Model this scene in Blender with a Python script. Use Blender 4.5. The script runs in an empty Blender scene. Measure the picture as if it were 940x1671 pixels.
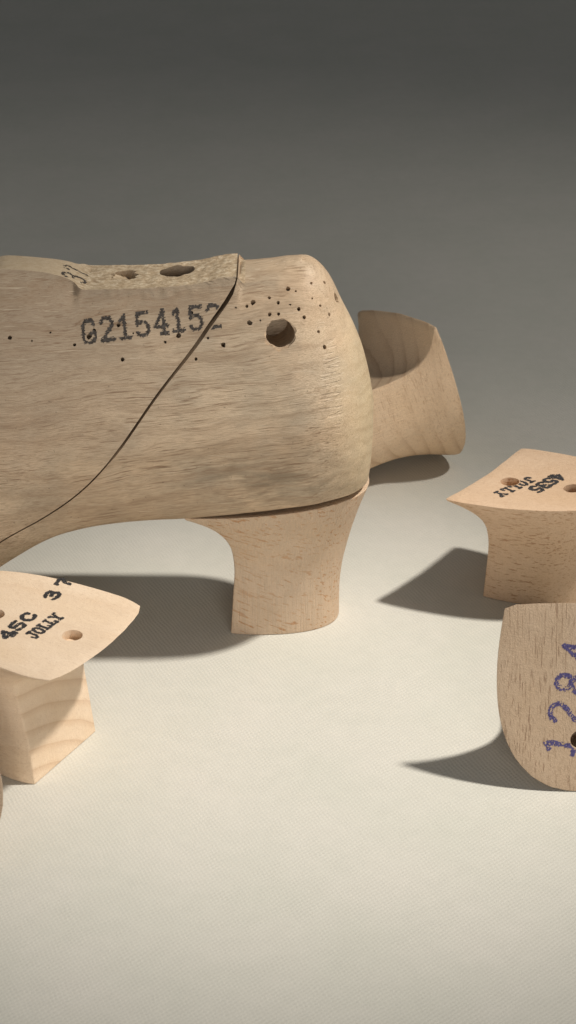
import bpy, bmesh, math, random
import numpy as np
from mathutils import Vector, Matrix, noise
from mathutils.bvhtree import BVHTree

# ------------------------------------------------------------------ camera, world, lamps, exposure
# every shape below is worked out in centimetres and scaled to metres when it is linked
CM = 0.01
scene = bpy.context.scene
COL = scene.collection
rad = math.radians

cam_d = bpy.data.cameras.new("camera")
cam = bpy.data.objects.new("camera", cam_d); COL.objects.link(cam)
cam.location = (0.1*CM, -64.3*CM, 38.8*CM)
cam.rotation_euler = (rad(90-28), 0, 0)
cam_d.sensor_fit = 'VERTICAL'; cam_d.sensor_height = 36
cam_d.lens = 18/((1671/2)/3450)
cam_d.clip_start = 0.02; cam_d.clip_end = 100
cam_d.dof.use_dof = True; cam_d.dof.focus_distance = 0.72; cam_d.dof.aperture_fstop = 40
scene.camera = cam

world = bpy.data.worlds.new("World"); scene.world = world; world.use_nodes = True
bg = world.node_tree.nodes["Background"]
bg.inputs[0].default_value = (0.90, 0.97, 1.07, 1); bg.inputs[1].default_value = 0.095

def aim(o, target):
    d = Vector(target)*CM - o.location
    o.rotation_euler = d.to_track_quat('-Z', 'Y').to_euler()

def lamp(name, kind, loc, target, energy, color, **kw):
    d = bpy.data.lights.new(name, kind); o = bpy.data.objects.new(name, d); COL.objects.link(o)
    o.location = Vector(loc)*CM; aim(o, target); d.energy = energy; d.color = color
    for k, v in kw.items(): setattr(d, k, v)
    return o

KEY_T = (1, -5.4, 0)
KEY_D = Vector((0.60, 0.085, 1.0)).normalized()*170
# one studio head: a hot centre and a wider spill from the same reflector
for nm, half, watt in (("key_spot", 6.5, 101), ("key_flood", 11, 23), ("key_spill", 26, 24)):
    lamp(nm, 'SPOT', Vector(KEY_T)+KEY_D, KEY_T, watt, (1.0, 0.952, 0.885), spot_size=rad(2*half), spot_blend=1.0, shadow_soft_size=0.05)
lamp("front_softbox", 'AREA', (12, -125, 36), (0, 0, 6), 6.3, (1.0, 0.96, 0.91), shape='RECTANGLE', size=0.7, size_y=0.5)

scene.view_settings.view_transform = 'Standard'; scene.view_settings.look = 'None'
scene.view_settings.exposure = 0; scene.view_settings.gamma = 1
scene.view_settings.use_curve_mapping = False

# ------------------------------------------------------------------ helpers
def pchip(knots):
    xs = np.array([k[0] for k in knots], float); ys = np.array([k[1] for k in knots], float)
    h = np.diff(xs); dl = np.diff(ys)/h; m = np.zeros_like(xs)
    m[0] = dl[0]; m[-1] = dl[-1]
    for i in range(1, len(xs)-1):
        if dl[i-1]*dl[i] > 0:
            w1 = 2*h[i]+h[i-1]; w2 = h[i]+2*h[i-1]
            m[i] = (w1+w2)/(w1/dl[i-1]+w2/dl[i])
    def f(x):
        x = min(max(x, xs[0]), xs[-1]); i = int(min(max(np.searchsorted(xs, x)-1, 0), len(xs)-2))
        t = (x-xs[i])/h[i]
        return float((2*t**3-3*t*t+1)*ys[i]+(t**3-2*t*t+t)*h[i]*m[i]+(-2*t**3+3*t*t)*ys[i+1]+(t**3-t*t)*h[i]*m[i+1])
    return f

def sstep(a, b, x):
    t = min(max((x-a)/(b-a), 0), 1); return t*t*(3-2*t)

def link(name, me, mat, parent=None):
    o = bpy.data.objects.new(name, me); COL.objects.link(o)
    if mat: me.materials.clear(); me.materials.append(mat)
    if parent: o.parent = parent
    return o

def tag(o, label, cat, group=None):
    o["label"] = label; o["category"] = cat
    if group: o["group"] = group

def to_mesh(bm, name):
    bmesh.ops.recalc_face_normals(bm, faces=bm.faces)
    me = bpy.data.meshes.new(name); bm.to_mesh(me); bm.free(); return me

def apply_mods(me, mods):
    """run modifiers on a mesh in centimetres; mods = list of (type, dict)"""
    o = bpy.data.objects.new("shape", me); COL.objects.link(o)
    for t, kw in mods:
        m = o.modifiers.new(t, t)
        for k, v in kw.items(): setattr(m, k, v)
    dg = bpy.context.evaluated_depsgraph_get(); dg.update()
    out = bpy.data.meshes.new_from_object(o.evaluated_get(dg))
    bpy.data.objects.remove(o)
    return out

def temp_obj(me):
    o = bpy.data.objects.new("cutter", me); COL.objects.link(o); return o

def subtract(me, cutters):
    for c in cutters:
        for k in range(5):                       # nudge a cutter that fails and try it again
            co = temp_obj(c)
            new = apply_mods(me, [('BOOLEAN', dict(operation='DIFFERENCE', object=co, solver='EXACT'))])
            bpy.data.objects.remove(co)
            b0 = [max(v.co[i] for v in me.vertices) for i in range(3)]; b1 = [max(v.co[i] for v in new.vertices) for i in range(3)] if len(new.vertices) else [9e9]*3
            if len(new.vertices) > 0.9*len(me.vertices) and len(new.vertices) != len(me.vertices) and max(abs(p-q) for p, q in zip(b0, b1)) < 0.3:
                me = new; break
            c.transform(Matrix.Translation((0.007*(k+1), 0.004, -0.005*(k+1))))
        else: print("cut skipped")
    return me

def finish(me, angle=32):
    me.transform(Matrix.Scale(CM, 4))
    for p in me.polygons: p.use_smooth = True
    me.set_sharp_from_angle(angle=rad(angle))
    return me

def drill(pt, direction, r, depth, seg=28, ragged=0.0, seed=0, taper=1.0):
    """closed drill-bit solid; direction points out of the surface"""
    rng = random.Random(seed); d = Vector(direction).normalized()
    q = d.to_track_quat('Z', 'Y'); bm = bmesh.new(); rings = []
    jit = [1+rng.uniform(-ragged, ragged) for _ in range(seg)]
    for z, k in ((0.6, 1.0), (-depth*0.5, 1.0), (-depth, taper)):
        rings.append([bm.verts.new(Vector(pt)+q @ Vector((r*k*jit[i]*math.cos(i*math.tau/seg), r*k*jit[i]*math.sin(i*math.tau/seg), z))) for i in range(seg)])
    for a, b in zip(rings, rings[1:]):
        for i in range(seg): bm.faces.new((a[i], a[(i+1) % seg], b[(i+1) % seg], b[i]))
    bm.faces.new(rings[0]); bm.faces.new(rings[-1][::-1])
    return to_mesh(bm, "drill")

# ------------------------------------------------------------------ node helpers
class NT:
    def __init__(s, name):
        s.m = bpy.data.materials.new(name); s.m.use_nodes = True; s.t = s.m.node_tree
        s.bsdf = s.t.nodes["Principled BSDF"]
    def put(s, sock, v):
        if isinstance(v, bpy.types.NodeSocket): s.t.links.new(v, sock)
        elif v is not None:
            if isinstance(v, tuple) and len(v) == 3 and sock.type == 'RGBA': v = v+(1,)
            sock.default_value = v
    def node(s, typ, ins=(), **kw):
        n = s.t.nodes.new(typ)
        for k, v in kw.items(): setattr(n, k, v)
        for k, v in (ins.items() if isinstance(ins, dict) else enumerate(ins)): s.put(n.inputs[k], v)
        return n
    def math(s, op, a, b=None, c=None, clamp=False):
        return s.node('ShaderNodeMath', [x for x in (a, b, c) if x is not None], operation=op, use_clamp=clamp).outputs[0]
    def mapv(s, v, scale=(1, 1, 1), loc=(0, 0, 0), rot=(0, 0, 0)):
        return s.node('ShaderNodeMapping', {0: v, 1: loc, 2: rot, 3: scale}).outputs[0]
    def noise(s, v, scale=1, detail=2, rough=0.5, dist=0):
        n = s.node('ShaderNodeTexNoise', {'Vector': v, 'Scale': scale, 'Detail': detail, 'Roughness': rough, 'Distortion': dist})
        return n.outputs[0]
    def ramp(s, fac, stops, interp='LINEAR'):
        n = s.t.nodes.new('ShaderNodeValToRGB'); n.color_ramp.interpolation = interp
        e = n.color_ramp.elements
        while len(e) < len(stops): e.new(0.5)
        for i, (p, c) in enumerate(stops):
            e[i].position = p; e[i].color = (c, c, c, 1) if not isinstance(c, tuple) else c+(1,)
        s.put(n.inputs[0], fac); return n.outputs[0]
    def mix(s, fac, a, b, mode='MIX'):
        n = s.t.nodes.new('ShaderNodeMix'); n.data_type = 'RGBA'; n.blend_type = mode
        s.put(n.inputs[0], fac); s.put(n.inputs[6], a); s.put(n.inputs[7], b); return n.outputs[2]
    def cm(s):
        tc = s.t.nodes.new('ShaderNodeTexCoord'); return s.mapv(tc.outputs['Object'], (100, 100, 100))
    def bump(s, h, strength=0.3, dist=0.02, normal=None):
        ins = {'Strength': strength, 'Distance': dist*CM, 'Height': h}
        if normal is not None: ins['Normal'] = normal
        return s.node('ShaderNodeBump', ins).outputs[0]
    def spot(s, v, c, r, stretch=(1, 1, 1)):
        """soft 0..1 mask round a point of the object"""
        d = s.mapv(v, stretch, tuple(-a*b for a, b in zip(c, stretch)))
        l = s.node('ShaderNodeVectorMath', [d], operation='LENGTH').outputs['Value']
        return s.node('ShaderNodeMapRange', {0: l, 1: 0.0, 2: r, 3: 1.0, 4: 0.0}, interpolation_type='SMOOTHSTEP').outputs[0]

def beech(name, base, dark, off, ring_c=(0, -6), period=0.62, fleck=0.55, ring=0.35, rough_side=0.4, tilt=0, seat=0.25, warp_k=0.5, fsize=(2.0, 17, 17)):
    n = NT(name); v0 = n.cm(); v = n.mapv(v0, (1, 1, 1), off, (0, rad(tilt), 0))
    warp = n.noise(n.mapv(v, (0.25, 0.6, 0.6)), 1.0, 3)
    sx = n.node('ShaderNodeSeparateXYZ', [v0])
    dy = n.math('SUBTRACT', sx.outputs[1], ring_c[0]); dz = n.math('SUBTRACT', sx.outputs[2], ring_c[1])
    r = n.math('SQRT', n.math('ADD', n.math('MULTIPLY', dy, dy), n.math('MULTIPLY', dz, dz)))
    r = n.math('ADD', r, n.math('MULTIPLY', warp, warp_k))
    r = n.math('ADD', r, n.math('MULTIPLY', sx.outputs[0], 0.06))
    fr = n.math('FRACT', n.math('DIVIDE', r, period))
    ringm = n.ramp(fr, [(0, 0.25), (0.12, 0.0), (0.6, 0.05), (0.9, 0.75), (0.95, 1.0), (1.0, 0.25)])
    fl = n.noise(n.mapv(v, fsize), 1.0, 2, 0.6)
    flm = n.ramp(fl, [(0.58, 0.0), (0.64, 1.0)])
    tc = n.t.nodes.new('ShaderNodeTexCoord'); nz = n.math('ABSOLUTE', n.node('ShaderNodeSeparateXYZ', [tc.outputs['Normal']]).outputs[2])
    flm = n.math('MULTIPLY', flm, n.ramp(nz, [(0.5, 1.0), (0.9, seat)]))      # the ray flecks hardly show on the seat
    patch = n.noise(n.mapv(v, (0.5, 0.9, 0.9)), 1.0, 2)
    flm2 = n.math('MULTIPLY', flm, n.ramp(patch, [(0.35, 0.4), (0.6, 1.0)]))
    fine = n.noise(n.mapv(v, (3.0, 55, 55)), 1.0, 3, 0.6)
    pore = n.noise(n.mapv(v, (10, 70, 70)), 1.0, 1, 0.5)
    big = n.noise(n.mapv(v, (0.3, 0.5, 0.5)), 1.0, 3, 0.6)
    c = n.mix(n.ramp(big, [(0.3, 0.0), (0.7, 1.0)]), base, tuple(b*k for b, k in zip(base, (0.93, 0.89, 0.83))))
    stain = n.noise(n.mapv(v, (0.4, 0.8, 0.8), (4, 4, 4)), 1.0, 4, 0.65)
    c = n.mix(n.ramp(stain, [(0.5, 0.0), (0.75, 0.35)]), c, tuple(b*k for b, k in zip(base, (0.74, 0.70, 0.66))))
    face = n.math('ABSOLUTE', n.node('ShaderNodeSeparateXYZ', [tc.outputs['Normal']]).outputs[0])
    c = n.mix(n.math('MULTIPLY', n.math('MULTIPLY', ringm, ring), n.ramp(face, [(0.35, 0.25), (0.75, 1.0)])), c, dark)      # rings are cut across only where the fibre ends
    c = n.mix(n.math('MULTIPLY', flm2, fleck), c, dark)
    c = n.mix(n.ramp(fine, [(0.35, 0.22), (0.62, 0.0)]), c, dark)
    c = n.mix(n.ramp(pore, [(0.60, 0.0), (0.74, 0.45)]), c, tuple(d*0.8 for d in dark))
    n.put(n.bsdf.inputs['Base Color'], c)
    n.put(n.bsdf.inputs['Roughness'], n.ramp(fine, [(0.3, 0.52), (0.7, 0.66)]))
    n.bsdf.inputs['Specular IOR Level'].default_value = 0.3
    saw = n.noise(n.mapv(v0, (17, 17, 0.8), rot=(0.05, 0.10, 0)), 1.0, 3, 0.7)
    c = n.mix(n.math('MULTIPLY', n.ramp(saw, [(0.42, 0.0), (0.62, 0.6)]), rough_side*0.5), c, tuple(b*0.72 for b in base))
    n.put(n.bsdf.inputs['Base Color'], c)
    h = n.math('ADD', n.math('MULTIPLY', fine, 0.5), n.math('MULTIPLY', flm2, -0.35))
    h = n.math('ADD', h, n.math('MULTIPLY', saw, rough_side*2))
    h = n.math('ADD', h, n.math('MULTIPLY', n.noise(v, 5, 2), 0.5))
    n.put(n.bsdf.inputs['Normal'], n.bump(h, 0.75, 0.03))
    return n.m

def last_wood(name):
    n = NT(name); v0 = n.cm(); v = n.mapv(v0, rot=(0, rad(7), 0))
    wob = n.noise(n.mapv(v, (0.25, 0.5, 0.5)), 1.0, 3)
    sx = n.node('ShaderNodeSeparateXYZ', [v])
    vv = n.node('ShaderNodeCombineXYZ', [sx.outputs[0], sx.outputs[1], n.math('ADD', sx.outputs[2], n.math('MULTIPLY', wob, 0.7))]).outputs[0]
    keep = n.ramp(n.spot(v0, (3.2, 0.5, 9.0), 4.4, (1.5, 0.7, 0.5)), [(0.0, 1.0), (0.6, 0.35)])
    streak = n.noise(n.mapv(vv, (0.20, 2.6, 4.0)), 1.0, 4, 0.62)
    thin = n.noise(n.mapv(vv, (0.85, 14, 21)), 1.0, 3, 0.6)
    fine = n.noise(n.mapv(vv, (2.5, 40, 48)), 1.0, 3, 0.65)
    big = n.noise(n.mapv(vv, (0.16, 0.45, 0.5)), 1.0, 3, 0.6)
    blot = n.noise(v0, 0.55, 4, 0.6)
    tan = (0.64, 0.463, 0.30); pale = (0.73, 0.565, 0.385); grey = (0.46, 0.38, 0.275); brown = (0.24, 0.15, 0.085)
    c = n.mix(n.ramp(big, [(0.35, 0.0), (0.65, 1.0)]), tan, pale)
    c = n.mix(n.math('MULTIPLY', n.ramp(blot, [(0.42, 0.0), (0.68, 1.0)]), 0.6), c, grey)
    # older, greyer front upper side; yellow highlight painted into the heel's back; dirty low band
    front = n.spot(v0, (-8.5, -1.5, 12.0), 7.5, (0.8, 1, 1.15))
    c = n.mix(n.math('MULTIPLY', front, 0.85), c, (0.37, 0.285, 0.20))
    upper = n.math('MULTIPLY', n.spot(v0, (-5.0, -0.4, 13.2), 4.6, (0.5, 0.9, 1.9)), n.ramp(blot, [(0.3, 0.55), (0.6, 1.0)]))
    c = n.mix(n.math('MULTIPLY', upper, 0.85), c, (0.32, 0.25, 0.175))
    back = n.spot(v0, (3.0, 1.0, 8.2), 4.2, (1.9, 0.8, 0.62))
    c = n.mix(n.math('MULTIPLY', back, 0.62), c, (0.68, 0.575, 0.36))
    sv = n.node('ShaderNodeSeparateXYZ', [v0]); ry = n.math('SUBTRACT', sv.outputs[1], -1.5); rz = n.math('SUBTRACT', sv.outputs[2], 3.0)
    rr = n.math('ADD', n.math('SQRT', n.math('ADD', n.math('MULTIPLY', ry, ry), n.math('MULTIPLY', rz, rz))), n.math('MULTIPLY', blot, 1.2))
    endg = n.math('MULTIPLY', n.ramp(n.math('FRACT', n.math('MULTIPLY', rr, 2.1)), [(0.0, 0.3), (0.1, 0.0), (0.6, 0.0), (0.92, 0.42), (1.0, 0.3)]), back)
    c = n.mix(endg, c, (0.40, 0.29, 0.16))
    c = n.mix(n.math('MULTIPLY', n.ramp(n.noise(v0, 26, 2, 0.6), [(0.50, 0.0), (0.66, 0.55)]), back), c, (0.36, 0.26, 0.14))
    c = n.mix(n.math('MULTIPLY', n.ramp(n.noise(v0, 2.4, 4, 0.7), [(0.50, 0.0), (0.70, 0.4)]), back), c, (0.42, 0.31, 0.19))
    grime = n.spot(v0, (-0.6, -1.5, 6.6), 3.0, (0.55, 0.8, 1.5))
    gr = n.math('MULTIPLY', grime, n.ramp(n.noise(n.mapv(vv, (0.55, 1.5, 1.5)), 1.3, 4, 0.65), [(0.38, 0.0), (0.62, 1.0)]))
    c = n.mix(n.math('MULTIPLY', gr, 0.75), c, (0.16, 0.13, 0.085))
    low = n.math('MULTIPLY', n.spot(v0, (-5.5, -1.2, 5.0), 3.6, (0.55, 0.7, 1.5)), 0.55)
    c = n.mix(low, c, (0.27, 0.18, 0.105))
    c = n.mix(n.math('MULTIPLY', n.ramp(streak, [(0.50, 0.0), (0.74, 0.34)]), keep), c, brown)
    c = n.mix(n.math('MULTIPLY', n.math('MULTIPLY', n.ramp(thin, [(0.54, 0.0), (0.66, 0.95)]), keep), n.ramp(n.noise(n.mapv(vv, (0.35, 0.9, 0.9)), 1.0, 3, 0.6), [(0.36, 0.12), (0.62, 1.0)])), c, brown)
    zz = n.node('ShaderNodeSeparateXYZ', [vv]).outputs[2]
    band = n.math('FRACT', n.math('ADD', n.math('MULTIPLY', zz, 1.25), n.math('MULTIPLY', wob, 2.6)))
    c = n.mix(n.math('MULTIPLY', n.ramp(band, [(0.0, 0.22), (0.06, 0.0), (0.62, 0.0), (0.95, 0.26), (1.0, 0.22)]), keep), c, (0.31, 0.20, 0.115))
    c = n.mix(n.ramp(fine, [(0.36, 0.42), (0.56, 0.0)]), c, brown)
    c = n.mix(n.ramp(n.noise(v0, 9, 2, 0.5), [(0.70, 0.0), (0.76, 0.5)]), c, (0.12, 0.08, 0.05))
    scr = n.noise(n.mapv(v0, (0.9, 6, 26), rot=(0, rad(38), 0)), 1.0, 1, 0.4)
    c = n.mix(n.ramp(scr, [(0.70, 0.0), (0.74, 0.35)]), c, (0.74, 0.62, 0.46))
    # freshly rasped pale wood on the flat top
    top = n.node('ShaderNodeMapRange', {0: n.node('ShaderNodeSeparateXYZ', [v0]).outputs[2], 1: 12.5, 2: 12.62, 3: 0.0, 4: 1.0}).outputs[0]
    geo = n.node('ShaderNodeNewGeometry'); up = n.node('ShaderNodeSeparateXYZ', [geo.outputs['Normal']]).outputs[2]
    top = n.math('MULTIPLY', top, n.ramp(up, [(0.72, 0.0), (0.86, 1.0)]))
    xo = n.node('ShaderNodeSeparateXYZ', [v0]).outputs[0]
    top = n.math('MULTIPLY', top, n.math('LESS_THAN', xo, -1.3))
    rasp = n.noise(n.mapv(v0, (5, 8, 7), rot=(0, 0, rad(25))), 1.0, 3, 0.7)
    rasp = n.mix(n.node('ShaderNodeMapRange', {0: xo, 1: -7.0, 2: -6.5, 3: 0.75, 4: 0.0}).outputs[0], rasp, (0.55, 0.55, 0.55))
    rc = n.ramp(rasp, [(0.3, (0.30, 0.21, 0.125)), (0.5, (0.50, 0.38, 0.24)), (0.68, (0.74, 0.63, 0.46))])
    c = n.mix(n.math('MULTIPLY', top, 0.8), c, rc)
    n.put(n.bsdf.inputs['Base Color'], c)
    n.put(n.bsdf.inputs['Roughness'], n.ramp(fine, [(0.3, 0.42), (0.7, 0.58)]))
    n.bsdf.inputs['Specular IOR Level'].default_value = 0.35
    h = n.math('ADD', n.math('MULTIPLY', fine, 0.55), n.math('MULTIPLY', thin, -0.5))
    h = n.math('ADD', h, n.math('MULTIPLY', n.noise(n.mapv(v, (0.5, 1.4, 1.4)), 2.0, 4, 0.6), 1.3))
    h = n.math('ADD', h, n.math('MULTIPLY', n.math('MULTIPLY', rasp, top), 2.6))
    # knife ticks up the back edge of the side
    tick = n.noise(n.mapv(v0, (1.5, 0.5, 12.0), rot=(0, rad(-16), 0)), 1.0, 1, 0.4)
    tm = n.ramp(n.spot(v0, (1.5, -1.0, 9.2), 3.0, (5.5, 0.7, 0.95)), [(0.15, 0.0), (0.45, 1.0)])
    h = n.math('ADD', h, n.math('MULTIPLY', n.math('MULTIPLY', n.ramp(tick, [(0.54, 0.0), (0.62, 1.0)]), tm), -1.3))
    n.put(n.bsdf.inputs['Normal'], n.bump(h, 0.55, 0.035))
    return n.m

def cloth_mat():
    n = NT("woven_cloth"); v = n.cm()
    w = n.mapv(v, rot=(0, 0, rad(12)))
    jit = n.node('ShaderNodeTexNoise', {'Vector': v, 'Scale': 1.3, 'Detail': 3.0}).outputs[1]
    w = n.node('ShaderNodeVectorMath', [w, n.node('ShaderNodeVectorMath', [jit, (0.22, 0.22, 0.0)], operation='MULTIPLY').outputs[0]], operation='ADD').outputs[0]
    s = n.node('ShaderNodeSeparateXYZ', [w])
    a = n.math('COSINE', n.math('MULTIPLY', s.outputs[0], math.tau/0.165)); b = n.math('COSINE', n.math('MULTIPLY', s.outputs[1], math.tau/0.21))
    weave = n.math('MULTIPLY', a, b)
    rib = n.math('SINE', n.math('ADD', n.math('MULTIPLY', s.outputs[0], math.tau/0.165), n.math('MULTIPLY', s.outputs[1], math.tau/0.21)))
    slub = n.ramp(n.noise(n.mapv(w, (0.9, 9, 1)), 1.0, 3, 0.6), [(0.3, 0.35), (0.7, 1.0)])
    slub2 = n.ramp(n.noise(n.mapv(w, (9, 0.9, 1)), 1.0, 3, 0.6), [(0.3, 0.35), (0.7, 1.0)])
    h = n.math('ADD', n.math('MULTIPLY', weave, n.math('MULTIPLY', slub, slub2)), n.math('MULTIPLY', rib, 0.2))
    fz = n.noise(v, 24, 3, 0.6)
    h = n.math('ADD', h, n.math('MULTIPLY', fz, 1.0))
    big = n.noise(v, 0.22, 4, 0.55); med = n.noise(v, 1.6, 3, 0.6)
    c = n.mix(n.ramp(big, [(0.3, 0.0), (0.7, 1.0)]), (0.625, 0.597, 0.53), (0.58, 0.567, 0.495))
    c = n.mix(n.ramp(med, [(0.35, 0.10), (0.65, 0.0)]), c, (0.42, 0.41, 0.36))
    c = n.mix(n.ramp(n.math('MULTIPLY_ADD', weave, 0.5, 0.5), [(0.05, 0.15), (0.45, 0.0)]), c, (0.33, 0.32, 0.27))
    c = n.mix(n.ramp(n.noise(v, 3.2, 2, 0.5), [(0.77, 0.0), (0.80, 0.22)]), c, (0.2, 0.18, 0.14))
    n.put(n.bsdf.inputs['Base Color'], c)
    n.bsdf.inputs['Roughness'].default_value = 0.9; n.bsdf.inputs['Specular IOR Level'].default_value = 0.15
    n.put(n.bsdf.inputs['Normal'], n.bump(h, 0.4, 0.018))
    return n.m

def ink_mat(name, col):
    n = NT(name); v = n.cm()
    c = n.mix(n.ramp(n.noise(v, 14, 3, 0.6), [(0.35, 0.0), (0.72, 0.55)]), col, tuple(x*2.2+0.07 for x in col))
    n.put(n.bsdf.inputs['Base Color'], c); n.bsdf.inputs['Roughness'].default_value = 0.7
    n.bsdf.inputs['Specular IOR Level'].default_value = 0.15
    return n.m

INK = ink_mat("black_ink", (0.022, 0.020, 0.020))
INK_GREY = ink_mat("worn_black_ink", (0.040, 0.032, 0.026))
INK_BLUE = ink_mat("violet_ink", (0.055, 0.045, 0.125))

# ------------------------------------------------------------------ stamped writing
G = {
 'G': [[(.56,.78),(.44,.97),(.16,.97),(.03,.82),(.03,.18),(.16,.03),(.44,.03),(.57,.18),(.57,.42),(.34,.42)]],
 '2': [[(.03,.78),(.15,.97),(.45,.97),(.57,.8),(.57,.64),(.03,.03),(.60,.03)]],
 '1': [[(.10,.78),(.30,.97),(.30,.03)],[(.06,.03),(.54,.03)]],
 '5': [[(.57,.97),(.08,.97),(.06,.52),(.2,.60),(.42,.60),(.57,.44),(.57,.2),(.43,.03),(.15,.03),(.03,.17)]],
 '4': [[(.46,.0),(.46,.98)],[(.46,.98),(.03,.30)],[(.03,.30),(.66,.30)],[(.30,.0),(.62,.0)]],
 '3': [[(.04,.82),(.18,.98),(.42,.98),(.55,.84),(.55,.66),(.42,.53),(.24,.53)],[(.24,.53),(.42,.53),(.58,.38),(.58,.16),(.42,.02),(.18,.02),(.03,.17)]],
 '7': [[(.04,.80),(.04,.97),(.58,.97),(.34,.48),(.26,.0)]],
 '8': [[(.3,.53),(.1,.60),(.06,.78),(.16,.96),(.3,.98),(.44,.96),(.54,.78),(.5,.60),(.3,.53),(.08,.42),(.02,.22),(.12,.04),(.3,.01),(.48,.04),(.58,.22),(.52,.42),(.3,.53)]],
 'J': [[(.22,.97),(.60,.97)],[(.44,.97),(.44,.2),(.32,.03),(.14,.03),(.03,.18),(.03,.3)]],
 'O': [[(.3,.98),(.1,.9),(.02,.5),(.1,.1),(.3,.02),(.5,.1),(.58,.5),(.5,.9),(.3,.98)]],
 'L': [[(.02,.97),(.28,.97)],[(.15,.97),(.15,.03)],[(.02,.03),(.56,.03),(.56,.24)]],
 'Y': [[(.03,.97),(.30,.48),(.57,.97)],[(.30,.48),(.30,.0)],[(.14,.03),(.46,.03)],[(-.05,.97),(.12,.97)],[(.48,.97),(.66,.97)]],
 'C': [[(.56,.72),(.52,.9),(.34,.98),(.14,.9),(.03,.6),(.03,.4),(.14,.1),(.34,.02),(.54,.12),(.58,.25)]],
 '-': [[(.05,.5),(.55,.5)]],
}
def chaikin(p, it=2):
    for _ in range(it):
        q = [p[0]]
        for a, b in zip(p, p[1:]):
            q += [(a[0]*.75+b[0]*.25, a[1]*.75+b[1]*.25), (a[0]*.25+b[0]*.75, a[1]*.25+b[1]*.75)]
        p = q+[p[-1]]
    return p

def ink_cells(text, height, adv, stroke, cell, smooth=1, seed=0, drop=0.25, ribs=0.0, slant=0.0, wide=1.0):
    """cells of ink left by a stamp: list of (u,v) lower corners in cm, baseline from (0,0)"""
    segs = []; x0 = 0
    for ch in text:
        if ch != ' ':
            for st in G[ch]:
                p = chaikin(st, smooth) if smooth else st
                p = [(x0+(a*wide+b*slant)*height, b*height) for a, b in p]
                segs += list(zip(p, p[1:]))
        x0 += adv
    pad = stroke*1.5
    us = np.arange(-pad, x0+pad, cell); vs = np.arange(-pad, height+pad, cell)
    U, V = np.meshgrid(us+cell/2, vs+cell/2, indexing='ij'); D = np.full(U.shape, 9.0)
    for (ax, ay), (bx, by) in segs:
        dx, dy = bx-ax, by-ay; L = dx*dx+dy*dy+1e-12
        t = np.clip(((U-ax)*dx+(V-ay)*dy)/L, 0, 1)
        D = np.minimum(D, np.hypot(U-ax-t*dx, V-ay-t*dy))
    out = []
    for i in range(len(us)):
        for j in range(len(vs)):
            if D[i, j] > stroke: continue
            u, v = us[i], vs[j]
            n1 = noise.noise((u*9+seed*7.3, v*9, seed)); n2 = noise.noise((u*34, v*34+seed*3.1, seed+5))
            w = stroke*(0.5+0.22*n1+0.16*n2)
            if ribs: w *= 1+ribs*(0.5 if math.sin(v*math.tau/0.085+3*n1) > 0 else -0.5)
            if D[i, j] > w: continue
            press = 0.55*max(0, noise.noise((u*1.1+seed*2.7, v*1.1, 7.7)))
            if press+noise.noise((u*22+11, v*22+seed, 3.3))+0.6*noise.noise((u*5, v*5, seed+9)) > 0.95-drop*2.2: continue
            out.append((u, v))
    return out

def ink_mesh(cells, cell, place, eps=0.006):
    """place(u,v) -> point on the surface (already lifted) or None"""
    bm = bmesh.new(); cache = {}
    def vert(u, v):
        k = (round(u/cell*2), round(v/cell*2))
        if k not in cache:
            p = place(u, v); cache[k] = bm.verts.new(p) if p is not None else None
        return cache[k]
    for u, v in cells:
        q = [vert(u, v), vert(u+cell, v), vert(u+cell, v+cell), vert(u, v+cell)]
        if any(x is None for x in q): continue
        z = [x.co for x in q]
        if max((a-b).length for a in z for b in z) > cell*2.6: continue
        try: bm.faces.new(q)
        except ValueError: pass
    for x in [x for x in bm.verts if not x.link_faces]: bm.verts.remove(x)
    me = bpy.data.meshes.new("ink"); bm.to_mesh(me); bm.free()
    me.transform(Matrix.Scale(CM, 4))
    return me

# ------------------------------------------------------------------ the cloth
def build_cloth():
    bm = bmesh.new(); prof = []
    for y in (-120, -60, -20, 0, 20, 60, 110): prof.append((y, 0.0))
    for i in range(1, 13):
        a = i/12*math.pi/2; prof.append((110+60*math.sin(a), 60-60*math.cos(a)))
    prof.append((170, 200))
    rows = [[bm.verts.new((x, y, z)) for x in (-200, -60, 0, 60, 200)] for y, z in prof]
    for a, b in zip(rows, rows[1:]):
        for i in range(4): bm.faces.new((a[i], a[i+1], b[i+1], b[i]))
    bmesh.ops.recalc_face_normals(bm, faces=bm.faces)
    me = bpy.data.meshes.new("cloth_backdrop"); bm.to_mesh(me); bm.free()
    if me.polygons[0].normal.z < 0: me.flip_normals()
    finish(me)
    o = link("cloth_backdrop", me, cloth_mat()); o["kind"] = "structure"
    return o
build_cloth()

# ------------------------------------------------------------------ the wooden heels
BREAST = [(0, -1.86), (.3, -1.77), (.52, -1.70), (.68, -1.76), (.78, -1.93), (.86, -2.22), (.92, -2.62), (.965, -3.08), (.98, -3.28), (1, -3.34)]
BACK = [(0, 1.95), (.2, 1.93), (.4, 1.98), (.6, 2.16), (.8, 2.52), (.93, 2.86), (1, 3.04)]
HALF = [(0, 1.70), (.3, 1.67), (.52, 1.72), (.72, 1.92), (.88, 2.25), (1, 2.5)]

# a slimmer, more waisted heel
SLIM = ([(0, -0.62), (.25, -0.50), (.45, -0.62), (.6, -0.92), (.74, -1.42), (.85, -2.05), (.93, -2.70), (.975, -3.2), (1, -3.34)],
        [(0, 1.75), (.2, 1.70), (.4, 1.78), (.6, 2.05), (.8, 2.48), (.93, 2.86), (1, 3.04)],
        [(0, 0.95), (.3, 0.95), (.5, 1.12), (.68, 1.52), (.82, 1.92), (.93, 2.28), (1, 2.5)])

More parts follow.
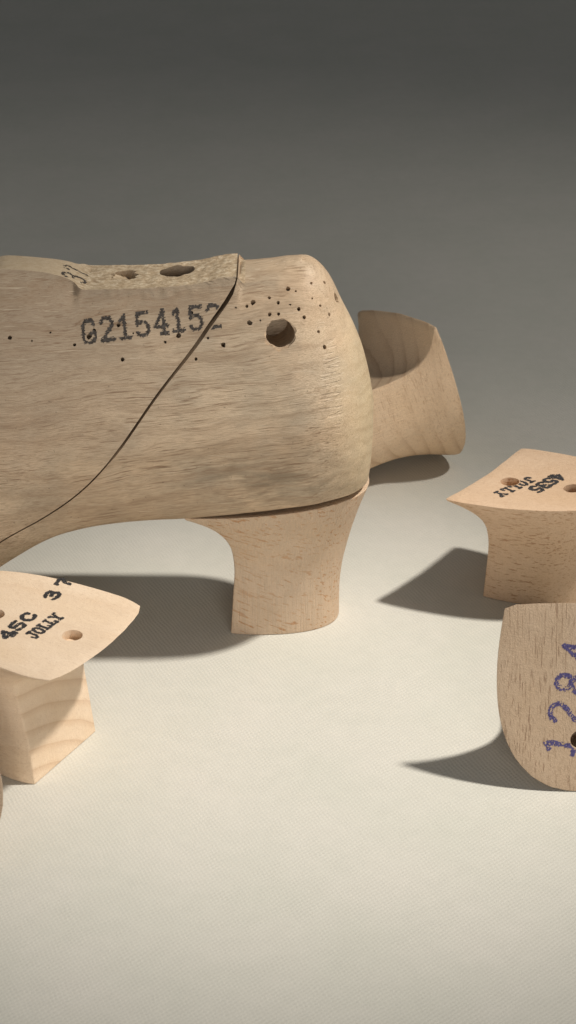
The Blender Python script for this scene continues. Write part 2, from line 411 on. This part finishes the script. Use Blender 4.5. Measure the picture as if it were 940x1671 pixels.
class Heel:
    def __init__(s, H=4.75, slope=0.02, curv=0.012, cup=0.05, skew=0.0, bow=0.3, kx=1.0, ky=1.0, seed=0, shape=None, wk=0.965, rk=0.84, nose=0.08, hollow=0.0):
        s.__dict__.update(locals())
        s.xb, s.xk, s.hw = (pchip(k) for k in (shape or (BREAST, BACK, HALF)))
    def top(s, x, y):
        d = x-s.xb(1)*s.kx
        return s.H+s.slope*d+s.curv*d*d+s.cup*(y/(2.5*s.ky))**2
    def ring(s, t):
        xb, xk, w = s.xb(t)*s.kx, s.xk(t)*s.kx, s.hw(t)*s.ky
        c = s.bow*t**3; L = xk-xb; R = s.rk*L; n = 2.35; sk = s.skew*(0.35+0.65*t)
        wb = w*s.wk
        bx = lambda y: xb+sk*(y+w)-c*(1-(y/w)**2)+s.nose*t**4*abs(y/wb)**16+s.hollow*(1-(y/w)**2)*(1-t**5)
        pts = []
        m = 14
        for i in range(m): y = wb*(1-2*i/m); pts.append((bx(y), y))
        x0 = xk-R; N = 28; lead = 6
        def flank(sgn):
            """corner of the breast -> middle of the back, as (x, y)"""
            bx0 = bx(sgn*wb); xs = max(x0, bx0+0.35); a0 = math.asin(min(1, max(0, (xs-x0)/R)**(n/2))); out = []
            yv = lambda a: w*max(0, math.cos(a))**(2/n)
            ys = yv(a0)
            for i in range(lead):
                q = i/lead; out.append((bx0+(xs-bx0)*q, sgn*(wb+(ys-wb)*math.sin(q*math.pi/2))))
            for i in range(N+1):
                a = a0+(math.pi/2-a0)*i/N; out.append((x0+R*math.sin(a)**(2/n), sgn*(yv(a) if i < N else 0)))
            return out
        return pts+flank(-1)+flank(1)[1:-1][::-1]
    def mesh(s, holes=()):
        s.holes = holes
        bm = bmesh.new(); rings = []
        ts = [0, .02, .06]+[i/24 for i in range(2, 21)]+[.86, .885, .91, .93, .95, .965, .98, 1.0]
        for t in ts:
            r = s.ring(t)
            rings.append([bm.verts.new((x, y, t*s.top(x, y)+0.008*noise.noise((x*1.3+s.seed, y*1.3, t*6)))) for x, y in ((x+(0.022*noise.noise((x*5, y*5, s.seed))+0.016*noise.noise((x*14, y*14, s.seed)) if t > .97 else 0), y) for x, y in r)])
        n = len(rings[0])
        for a, b in zip(rings, rings[1:]):
            for i in range(n): bm.faces.new((a[i], a[(i+1) % n], b[(i+1) % n], b[i]))
        for lvl, ring in ((0, rings[0]), (1, rings[-1])):
            cx = sum(v.co.x for v in ring)/n; cy = sum(v.co.y for v in ring)/n; prev = ring
            for k in (.85, .65, .45, .25, .1):
                cur = [bm.verts.new((0, 0, 0)) for _ in ring]
                for v, o in zip(cur, ring):
                    x = cx+(o.co.x-cx)*k; y = cy+(o.co.y-cy)*k
                    v.co = (x, y, lvl*s.top(x, y))
                for i in range(n): bm.faces.new((prev[i], prev[(i+1) % n], cur[(i+1) % n], cur[i]))
                prev = cur
            bm.faces.new(prev)
        me = to_mesh(bm, "heel")
        me = apply_mods(me, [('BEVEL', dict(width=0.045, segments=3, limit_method='ANGLE', angle_limit=rad(42)))])
        me = subtract(me, [drill((x, y, s.top(x, y)), (0, 0, 1), r, dep, ragged=0.02, seed=i) for i, (x, y, r, dep) in enumerate(holes)])
        return finish(me, 30)
    def stamp(s, parent, text, origin, ang, height, adv, stroke, mat, name, cell=0.022, **kw):
        """text on the seat: baseline from origin (x,y), rotated by ang degrees in the seat plane"""
        ca, sa = math.cos(rad(ang)), math.sin(rad(ang))
        def place(u, v):
            x = origin[0]+u*ca-v*sa; y = origin[1]+u*sa+v*ca
            if any((x-q[0])**2+(y-q[1])**2 < (q[2]+0.01)**2 for q in s.holes): return None     # no ink over a hole
            return (x, y, s.top(x, y)+0.006)
        return link(name, ink_mesh(ink_cells(text, height, adv, stroke, cell, **kw), cell, place), mat, parent)

def pose(o, X, Z, loc):
    """columns of a rotation from the world directions of the heel's own X (to its back) and Z (up to its seat)"""
    X = Vector(X).normalized(); Z = Vector(Z); Z = (Z-X*Z.dot(X)).normalized(); Y = Z.cross(X)
    M = Matrix((X, Y, Z)).transposed().to_4x4(); M.translation = Vector(loc)*CM
    o.matrix_world = M

def stand(o, yaw, loc): pose(o, (math.cos(rad(yaw)), math.sin(rad(yaw)), 0), (0, 0, 1), loc)

def lay(o, h, yaw, contact, roll=0.0):
    """laid down on the curved back: seat faces the horizontal direction yaw; rolled about its own axis; rim and base both touch the cloth"""
    pts = [[Vector((x, y, t*h.top(x, y))) for x, y in h.ring(t)] for t in (1, 0)]
    R0 = Matrix.Rotation(rad(yaw+90), 3, 'Z') @ Matrix(((0, 1, 0), (0, 0, -1), (-1, 0, 0)))   # X down, Z towards -y, Y towards +x
    ax = Matrix.Rotation(rad(yaw), 3, 'Z') @ Vector((0, 1, 0))
    tilt = 0.0
    for _ in range(40):
        R = Matrix.Rotation(tilt, 3, ax) @ R0 @ Matrix.Rotation(rad(roll), 3, 'Z')
        zs = [min((R @ p).z for p in g) for g in pts]
        tilt += (zs[0]-zs[1])/5.0*0.8
    q = min((R @ p for p in pts[0]), key=lambda p: p.z)
    M = R.to_4x4(); M.translation = Vector((contact[0]-q.x, contact[1]-q.y, 0.01-q.z))*CM
    o.matrix_world = M

GROUP = "loose unvarnished wooden heels lying round the last"
B1 = beech("pale_beech", (0.68, 0.53, 0.385), (0.47, 0.235, 0.10), (3, 1, 7), fleck=0.95, ring=0.10, rough_side=1.2, tilt=-24, fsize=(1.2, 10, 10))
B2 = beech("pink_beech", (0.72, 0.53, 0.365), (0.40, 0.205, 0.10), (11, 5, 2), fleck=0.8, ring=0.10, fsize=(2.6, 17, 17))
B3 = beech("ringed_beech", (0.86, 0.695, 0.52), (0.54, 0.33, 0.18), (7, 9, 4), ring_c=(3.4, -6.5), period=0.66, fleck=0.15, ring=0.48, rough_side=0.25, warp_k=0.2)
B4 = beech("brown_beech", (0.55, 0.415, 0.29), (0.24, 0.14, 0.08), (1, 15, 8), fleck=0.7, ring=0.12, rough_side=0.5, seat=1.0, fsize=(0.75, 20, 20))
B5 = beech("tan_beech", (0.88, 0.67, 0.46), (0.48, 0.28, 0.15), (19, 3, 1), ring_c=(3, -3), period=0.6, fleck=0.4, ring=0.6, rough_side=0.9)

# the heel the last stands on
FLUSH = (BREAST, [(0, 1.93), (.2, 1.93), (.38, 2.0), (.55, 2.17), (.72, 2.40), (.86, 2.64), (1, 2.93)], HALF)
h = Heel(H=4.78, slope=0.015, curv=0.012, cup=0.24, bow=0.1, shape=FLUSH, nose=0.0)
o = link("shoe_heel", h.mesh(), B1); stand(o, -2, (0, 1.1, 0))
tag(o, "pale block heel standing upright under the back of the shoe last, carrying it", "shoe heel", GROUP)

# right: upright, stamped, two holes
UPRIGHT = ([(0, -1.92), (.3, -1.86), (.52, -1.82), (.68, -1.87), (.78, -2.0), (.86, -2.26), (.92, -2.64), (.965, -3.08), (.98, -3.28), (1, -3.34)], BACK, HALF)
h = Heel(H=4.05, slope=0.02, curv=0.008, cup=0.06, skew=0.28, bow=-0.14, seed=4, nose=0.05, shape=UPRIGHT)
o = link("shoe_heel", h.mesh([(-1.51, -0.27, 0.34, 0.34), (0.8, -0.23, 0.34, 1.5)]), B2); stand(o, -22, (9.57, 2.94, 0))
tag(o, "pinkish heel standing upright at the right, its top stamped 45 and 35", "shoe heel", GROUP)
h.stamp(o, "45", (-0.12, 0.79), -115, 0.52, 0.42, 0.15, INK, "stamped_number", seed=2, drop=0.12)
h.stamp(o, "35", (-0.43, 0.04), -115, 0.52, 0.42, 0.15, INK, "stamped_number", seed=3, drop=0.12)
h.stamp(o, "JOLLY", (-1.02, 0.27), -115.4, 0.42, 0.385, 0.12, INK, "stamped_word", seed=4, drop=0.12, smooth=0)

# left: upright, stamped, breast turned to the light
RECESSED = ([(0, -1.86), (.3, -1.70), (.55, -1.52), (.72, -1.46), (.82, -1.62), (.89, -2.05), (.94, -2.6), (.97, -3.08), (.985, -3.28), (1, -3.34)], BACK, [(0, 1.84), (.3, 1.80), (.52, 1.83), (.72, 1.98), (.88, 2.34), (1, 2.70)])
h = Heel(H=4.72, slope=0.005, curv=0.006, cup=0.05, bow=0.32, seed=8, shape=RECESSED, nose=0.10, wk=0.93)
o = link("shoe_heel", h.mesh([(-2.37, -0.01, 0.32, 0.30), (0.40, 0.25, 0.32, 1.5)]), B3); stand(o, 150.6, (-8.64, -7.20, 0))
tag(o, "cream heel standing upright at the left, growth rings on its flat face", "shoe heel", GROUP)
h.stamp(o, "45C", (-0.84, 1.24), -88, 0.42, 0.60, 0.14, INK, "stamped_number", seed=6, drop=0.12, wide=1.7)
h.stamp(o, "37", (-0.72, -1.44), -82, 0.42, 0.83, 0.14, INK, "stamped_number", seed=7, drop=0.12, wide=1.7)
h.stamp(o, "JOLLY", (-1.51, 0.74), -91, 0.40, 0.313, 0.11, INK, "stamped_word", seed=9, drop=0.15, smooth=0)

# front right: lying on its back, seat to the camera
h = Heel(H=3.5, slope=0.02, curv=0.010, cup=0.05, bow=0.05, seed=12, kx=0.93, ky=1.09, shape=SLIM, wk=0.92, rk=0.62, nose=0.12)
o = link("shoe_heel", h.mesh([(1.2, -0.08, 0.3, 1.5)]), B4); lay(o, h, -90, (9.3, -10.0))
tag(o, "brown heel lying on its back, violet 1284 stamped on its upright seat", "shoe heel", GROUP)
h.stamp(o, "1284", (1.72, -0.28), 169, 1.02, 0.97, 0.15, INK_BLUE, "stamped_number", seed=17, drop=0.26)

# behind the last: lying on its back, breast upwards
h = Heel(H=4.7, slope=0.02, curv=0.008, cup=0.05, bow=0.3, seed=16, kx=0.97, ky=1.3, hollow=0.32, nose=0.05)
o = link("shoe_heel", h.mesh(), B5); lay(o, h, 31, (6.15, 14.3), -15)
tag(o, "tan heel lying tipped over behind the last, hollow face up and partly hidden", "shoe heel", GROUP)

# left edge of the picture: lying like the front right one, only its rim in view
h = Heel(H=4.7, slope=0.02, curv=0.010, cup=0.05, bow=0.05, seed=20, shape=SLIM, rk=0.62)
o = link("shoe_heel", h.mesh(), B4); lay(o, h, -88, (-12.55, -14.1), 90)
tag(o, "heel cut off by the left edge, only its rounded rim showing", "shoe heel", GROUP)

# ------------------------------------------------------------------ the last
YC = 1.1
zt = pchip([(-20, 2.6), (-17, 4.2), (-14, 7.5), (-11.5, 11.4), (-10.2, 12.9), (-9.2, 13.35), (-8, 13.26), (-7.2, 13.1), (-6.85, 12.95), (-6.55, 12.82),
            (-5, 12.84), (-3, 13.0), (-1.8, 13.25), (-1.57, 13.26), (-1.45, 13.03), (-.6, 13.12), (0.2, 13.32), (0.8, 13.53), (1.2, 13.56), (3, 13.56)])
zs = pchip([(-20, 2.6), (-17, 4.2), (-14, 7.5), (-11.5, 11.2), (-9.2, 13.0), (-6.8, 12.95), (-4, 12.9), (-1.4, 13.25), (0, 13.5), (1, 13.68), (3, 13.7)])
zb = pchip([(-20, 1.6), (-17, .7), (-13.5, .4), (-11.3, 1.9), (-9.5, 3.42), (-7.4, 4.5), (-5.4, 4.87), (-3.15, 5.0), (-1.3, 5.18), (.7, 5.44), (1.9, 5.56), (2.9, 5.56)])
xback = pchip([(5.4, 2.90), (6.3, 2.99), (7.2, 3.02), (8.1, 3.02), (9, 2.9), (10, 2.68), (11, 2.32), (11.9, 1.9), (12.6, 1.6), (13.2, 1.27), (13.55, 0.95), (13.7, 0.6)])
hwmax = pchip([(-20, 2.4), (-17, 3.3), (-13.5, 3.8), (-10, 3.25), (-7, 2.95), (-4, 2.85), (0, 2.8), (3, 2.8)])
prof = pchip([(0, .80), (.012, .855), (.04, .91), (.1, .96), (.2, 1.0), (.33, 1.0), (.48, .945), (.62, .84), (.76, .70), (.88, .545), (.96, .435), (1, .385)])
topr = pchip([(-20, .5), (-12, .3), (-9, .2), (-6.95, .26), (-6.7, .37), (-1.6, .375), (0, .34), (1, .34), (3, .3)])
def half(x, v):
    return hwmax(x)*(prof(v)+(topr(x)-.385)*sstep(.90, 1, v))
NS, V = 240, [0, .008, .02, .04, .07]+[.1+.8*i/30 for i in range(31)]+[.925, .945, .96, .972, .982, .99, 1.0]

def build_last():
    bm = bmesh.new(); near, far = [], []
    for v in V:
        a, b = [], []
        zz = 5.4+v*8.3; xk = xback(zz); xt = -20+1.2*v
        for i in range(NS+1):
            s = i/NS; s = 0.5-0.5*math.cos(math.pi*s) if False else s
            # stations packed toward both ends
            s = s+0.09*math.sin(math.tau*s)*-1
            x = xt+(xk-xt)*s
            w = half(x, v)
            d = xk-x; R = 2.7-1.3*sstep(.6, 1, v)
            if d < R: w *= max(0, 1-(1-d/R)**2.25)**(1/2.25)
            d = x-xt
            if d < 4: w *= max(0, 1-(1-d/4)**2.2)**(1/2.2)
            z = zb(x)+v*(zs(x)-zb(x))+(zt(x)-zs(x))*sstep(.86, 1, v)
            if v > 0.9 and x > -1.0: z -= 0.10*sstep(.9, 1, v)*0
            if v > .97 and -6.9 < x < -1.3: w += 0.035*noise.noise((x*4.5, v*3, 9.0))+0.03*noise.noise((x*11, 1, 9.0))
            wob = 0.03*noise.noise((x*.8, v*5, 2.0))
            a.append((x, -w, z, wob)); b.append((x, w, z, wob))
        near.append(a); far.append(b)
    mk = lambda p, sgn: bm.verts.new((p[0], YC+p[1]+(sgn*p[3] if abs(p[1]) > .3 else 0), p[2]))
    nv = [[mk(p, -1) for p in r] for r in near]; fv = [[mk(p, 1) for p in r] for r in far]
    for g in (nv, fv):
        for a, b in zip(g, g[1:]):
            for i in range(NS): bm.faces.new((a[i], a[i+1], b[i+1], b[i]))
    for lvl, sag in ((0, -0.22), (-1, 0.03)):
        M = 12; strips = []
        for i in range(NS+1):
            a, b = nv[lvl][i], fv[lvl][i]; row = [a]
            for k in range(1, M):
                t = k/M; y = a.co.y+(b.co.y-a.co.y)*t
                z = a.co.z+sag*(1-(2*t-1)**2)*min(1, abs(b.co.y-a.co.y)/2)
                if lvl == -1 and -6.6 < a.co.x < -1.6: z += 0.04*noise.noise((a.co.x*3.1, y*3.1, 1.7))+0.035*noise.noise((a.co.x*7, y*7, 5.7))-0.04
                if lvl == -1 and a.co.x > -1.5: z += 0.17*(1-(2*t-1)**2)*sstep(-1.5, -1.4, a.co.x)*min(1, abs(b.co.y-a.co.y)/1.6)
                row.append(bm.verts.new((a.co.x, y, z)))
            strips.append(row+[b])
        for a, b in zip(strips, strips[1:]):
            for k in range(M): bm.faces.new((a[k], b[k], b[k+1], a[k+1]))
    bmesh.ops.remove_doubles(bm, verts=bm.verts, dist=0.004)
    return to_mesh(bm, "last")

# the saw cut that splits the last: a curve in the XZ plane, swept across the width
CUT = [(-1.44, 15.2), (-1.46, 14.2), (-1.54, 13.3), (-2.61, 11.6), (-4.23, 9.6), (-5.68, 7.6), (-6.74, 6.4), (-8.2, 5.3), (-9.46, 4.6), (-11.0, 3.4), (-13, 1.0), (-14, -1)]
def cut_solid():
    zs = [p[1] for p in CUT][::-1]; fx = pchip(list(zip(zs, [p[0] for p in CUT][::-1])))
    pts = []
    N = 60
    for i in range(N+1):
        z = zs[-1]+(zs[0]-zs[-1])*i/N; pts.append(Vector((fx(z), z)))
    bm = bmesh.new(); L, Rr = [], []
    for i, p in enumerate(pts):
        t = (pts[min(i+1, N)]-pts[max(i-1, 0)]).normalized(); nn = Vector((-t.y, t.x))
        w = 0.085+0.05*sstep(9.5, 12.5, p.y)+0.006*noise.noise((i*0.8, 0, 0))
        w *= 0.62 if p.y < 7.5 else 1
        w *= 1-0.65*sstep(12.7, 13.1, p.y)
        L.append(p+nn*w/2*1.0); Rr.append(p-nn*w/2*1.0)
    def row(y): return [bm.verts.new((q.x, y, q.y)) for q in L], [bm.verts.new((q.x, y, q.y)) for q in Rr]
    l0, r0 = row(-9); l1, r1 = row(11)
    for i in range(N):
        bm.faces.new((l0[i], l0[i+1], l1[i+1], l1[i])); bm.faces.new((r0[i], r1[i], r1[i+1], r0[i+1]))
        bm.faces.new((l0[i], r0[i], r0[i+1], l0[i+1])); bm.faces.new((l1[i], l1[i+1], r1[i+1], r1[i]))
    bm.faces.new((l0[0], l1[0], r1[0], r0[0])); bm.faces.new((l0[N], r0[N], r1[N], l1[N]))
    return to_mesh(bm, "cut"), fx

LAST_HOLES = []      # (x, y, z, direction, radius, depth, ragged)
NAILS = []           # (x, z) on the near side
LAST_HOLES += [(-0.15, -0.79, 11.61, (0.1, -0.9, 0.22), 0.46, 2.4, 0.05), (-0.15, -0.80, 11.58, (0.05, -0.9, 0.36), 0.515, 0.06, 0.10),
               (-3.6, 1.42, 12.88, (0.5, 0, 1), 0.50, 2.2, 0.04),
               (-5.35, 1.3, 12.72, (0.4, 0, 1), 0.40, 0.11, 0.2),
               (1.72, 0.62, 12.3, (0.92, -0.25, 0.39), 0.17, 0.5, 0.1)]
NAILS += [(-8.97, 11.47), (-8.25, 11.37), (-7.65, 11.61), (-6.86, 11.23), (-6.22, 11.66), (-6.38, 11.47), (-5.44, 11.8), (-4.95, 11.56),
          (-4.49, 11.74), (-3.91, 11.3), (-3.47, 11.5), (-5.3, 10.78), (-2.91, 10.79), (-2.51, 11.43), (-2.01, 11.23), (-1.6, 12.35),
          (-3.05, 12.17), (-3.08, 12.02), (-1.24, 12.4), (-1.04, 12.51), (-0.51, 12.65), (-0.22, 12.53), (0.17, 12.48), (0.35, 12.85),
          (0.86, 13.02), (0.89, 12.61), (1.15, 12.35), (1.45, 12.0), (1.3, 11.1), (0.1, 12.9), (-0.8, 12.0), (1.3, 12.9), (-0.2, 12.2), (0.45, 12.35), (1.1, 11.6), (0.63, 12.09), (-0.49, 12.18), (-1.14, 11.92)]

def islands(me):
    bm = bmesh.new(); bm.from_mesh(me); seen = set(); out = []
    bm.verts.ensure_lookup_table()
    for v in bm.verts:
        if v.index in seen: continue
        comp = {v.index}; st = [v]
        while st:
            a = st.pop()
            for e in a.link_edges:
                b = e.other_vert(a)
                if b.index not in comp: comp.add(b.index); st.append(b)
        seen |= comp; out.append(comp)
    res = []
    for comp in out:
        if len(comp) < 200: continue
        b2 = bm.copy(); b2.verts.ensure_lookup_table()
        bmesh.ops.delete(b2, geom=[v for v in b2.verts if v.index not in comp], context='VERTS')
        m2 = bpy.data.meshes.new("part"); b2.to_mesh(m2); b2.free(); res.append(m2)
    bm.free(); return res

def build_shoe_last():
    me = build_last()
    bm = bmesh.new(); bm.from_mesh(me); bvh = BVHTree.FromBMesh(bm); bm.free()
    cut, fx = cut_solid()
    cutters = [cut]
    for i, (x, y, z, d, r, dep, rag) in enumerate(LAST_HOLES): cutters.append(drill((x, y, z), d, r, dep, 30, rag, i))
    for i, (x, z) in enumerate(NAILS):
        hit = bvh.ray_cast(Vector((x, -12, z)), Vector((0, 1, 0)))
        if hit[0] is None: continue
        rg = random.Random(i)
        m = drill(hit[0], hit[1]+Vector((rg.uniform(-.15, .15), 0, rg.uniform(-.1, .25))), rg.choice((.035, .05, .06, .07, .085)), 0.5, 7, 0.25, i)
        cutters.append(m)
    me = subtract(me, cutters)
    parts = islands(me)
    root = bpy.data.objects.new("shoe_last", None); COL.objects.link(root); root.location = Vector((0, YC, 4.9))*CM
    root.empty_display_size = 0.02
    tag(root, "old brown wooden shoe last stamped G2154152, drilled and nail pocked, standing on a pale heel", "shoe last")
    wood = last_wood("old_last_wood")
    objs = {}
    off = Matrix.Translation(-root.location)
    for m in parts:
        xs = max(v.co.x for v in m.vertices)
        nm = "heel_part" if xs > 1 else "forepart"
        finish(m, 38)
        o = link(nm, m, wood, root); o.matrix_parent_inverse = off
        objs[nm] = o
    # writing
    cell = 0.026
    for text, (x0, z0), ang, height, adv, stroke, kw in STAMPS:
        cells = ink_cells(text, height, adv, stroke, cell, **kw)
        ca, sa = math.cos(rad(ang)), math.sin(rad(ang))
        def place(u, v):
            x = x0+u*ca-v*sa; z = z0+u*sa+v*ca
            if abs(x-fx(z)) < 0.10: return None
            hit = bvh.ray_cast(Vector((x, -12, z)), Vector((0, 1, 0)))
            return None if hit[0] is None else hit[0]+hit[1]*(0.007 if hit[1].y < 0 else -0.007)
        for nm in ("forepart", "heel_part"):
            sel = [c for c in cells if ((x0+c[0]*ca-c[1]*sa) > fx(z0+c[0]*sa+c[1]*ca)) == (nm == "heel_part")]
            if not sel: continue
            k = link("stamped_number", ink_mesh(sel, cell, place), INK_GREY, objs[nm])
    for text, (x0, y0), ang, height, adv, stroke, kw in TOP_STAMPS:
        cells = ink_cells(text, height, adv, stroke, cell, **kw)
        ca, sa = math.cos(rad(ang)), math.sin(rad(ang))
        def place2(u, v):
            hit = bvh.ray_cast(Vector((x0+u*ca-v*sa, y0+u*sa+v*ca, 30)), Vector((0, 0, -1)))
            return None if hit[0] is None else hit[0]+Vector((0, 0, 0.01))
        link("stamped_number", ink_mesh(cells, cell, place2), INK_GREY, objs["forepart"])
    return root

STAMPS = [("G2154152", (-6.55, 11.26), 6.6, 0.68, 0.583, 0.105, dict(smooth=0, seed=21, drop=0.08, ribs=0.45))]
TOP_STAMPS = [("37", (-6.55, 0.45), 90, 0.75, 0.62, 0.10, dict(smooth=1, seed=31, drop=0.3, wide=0.8))]
build_shoe_last()
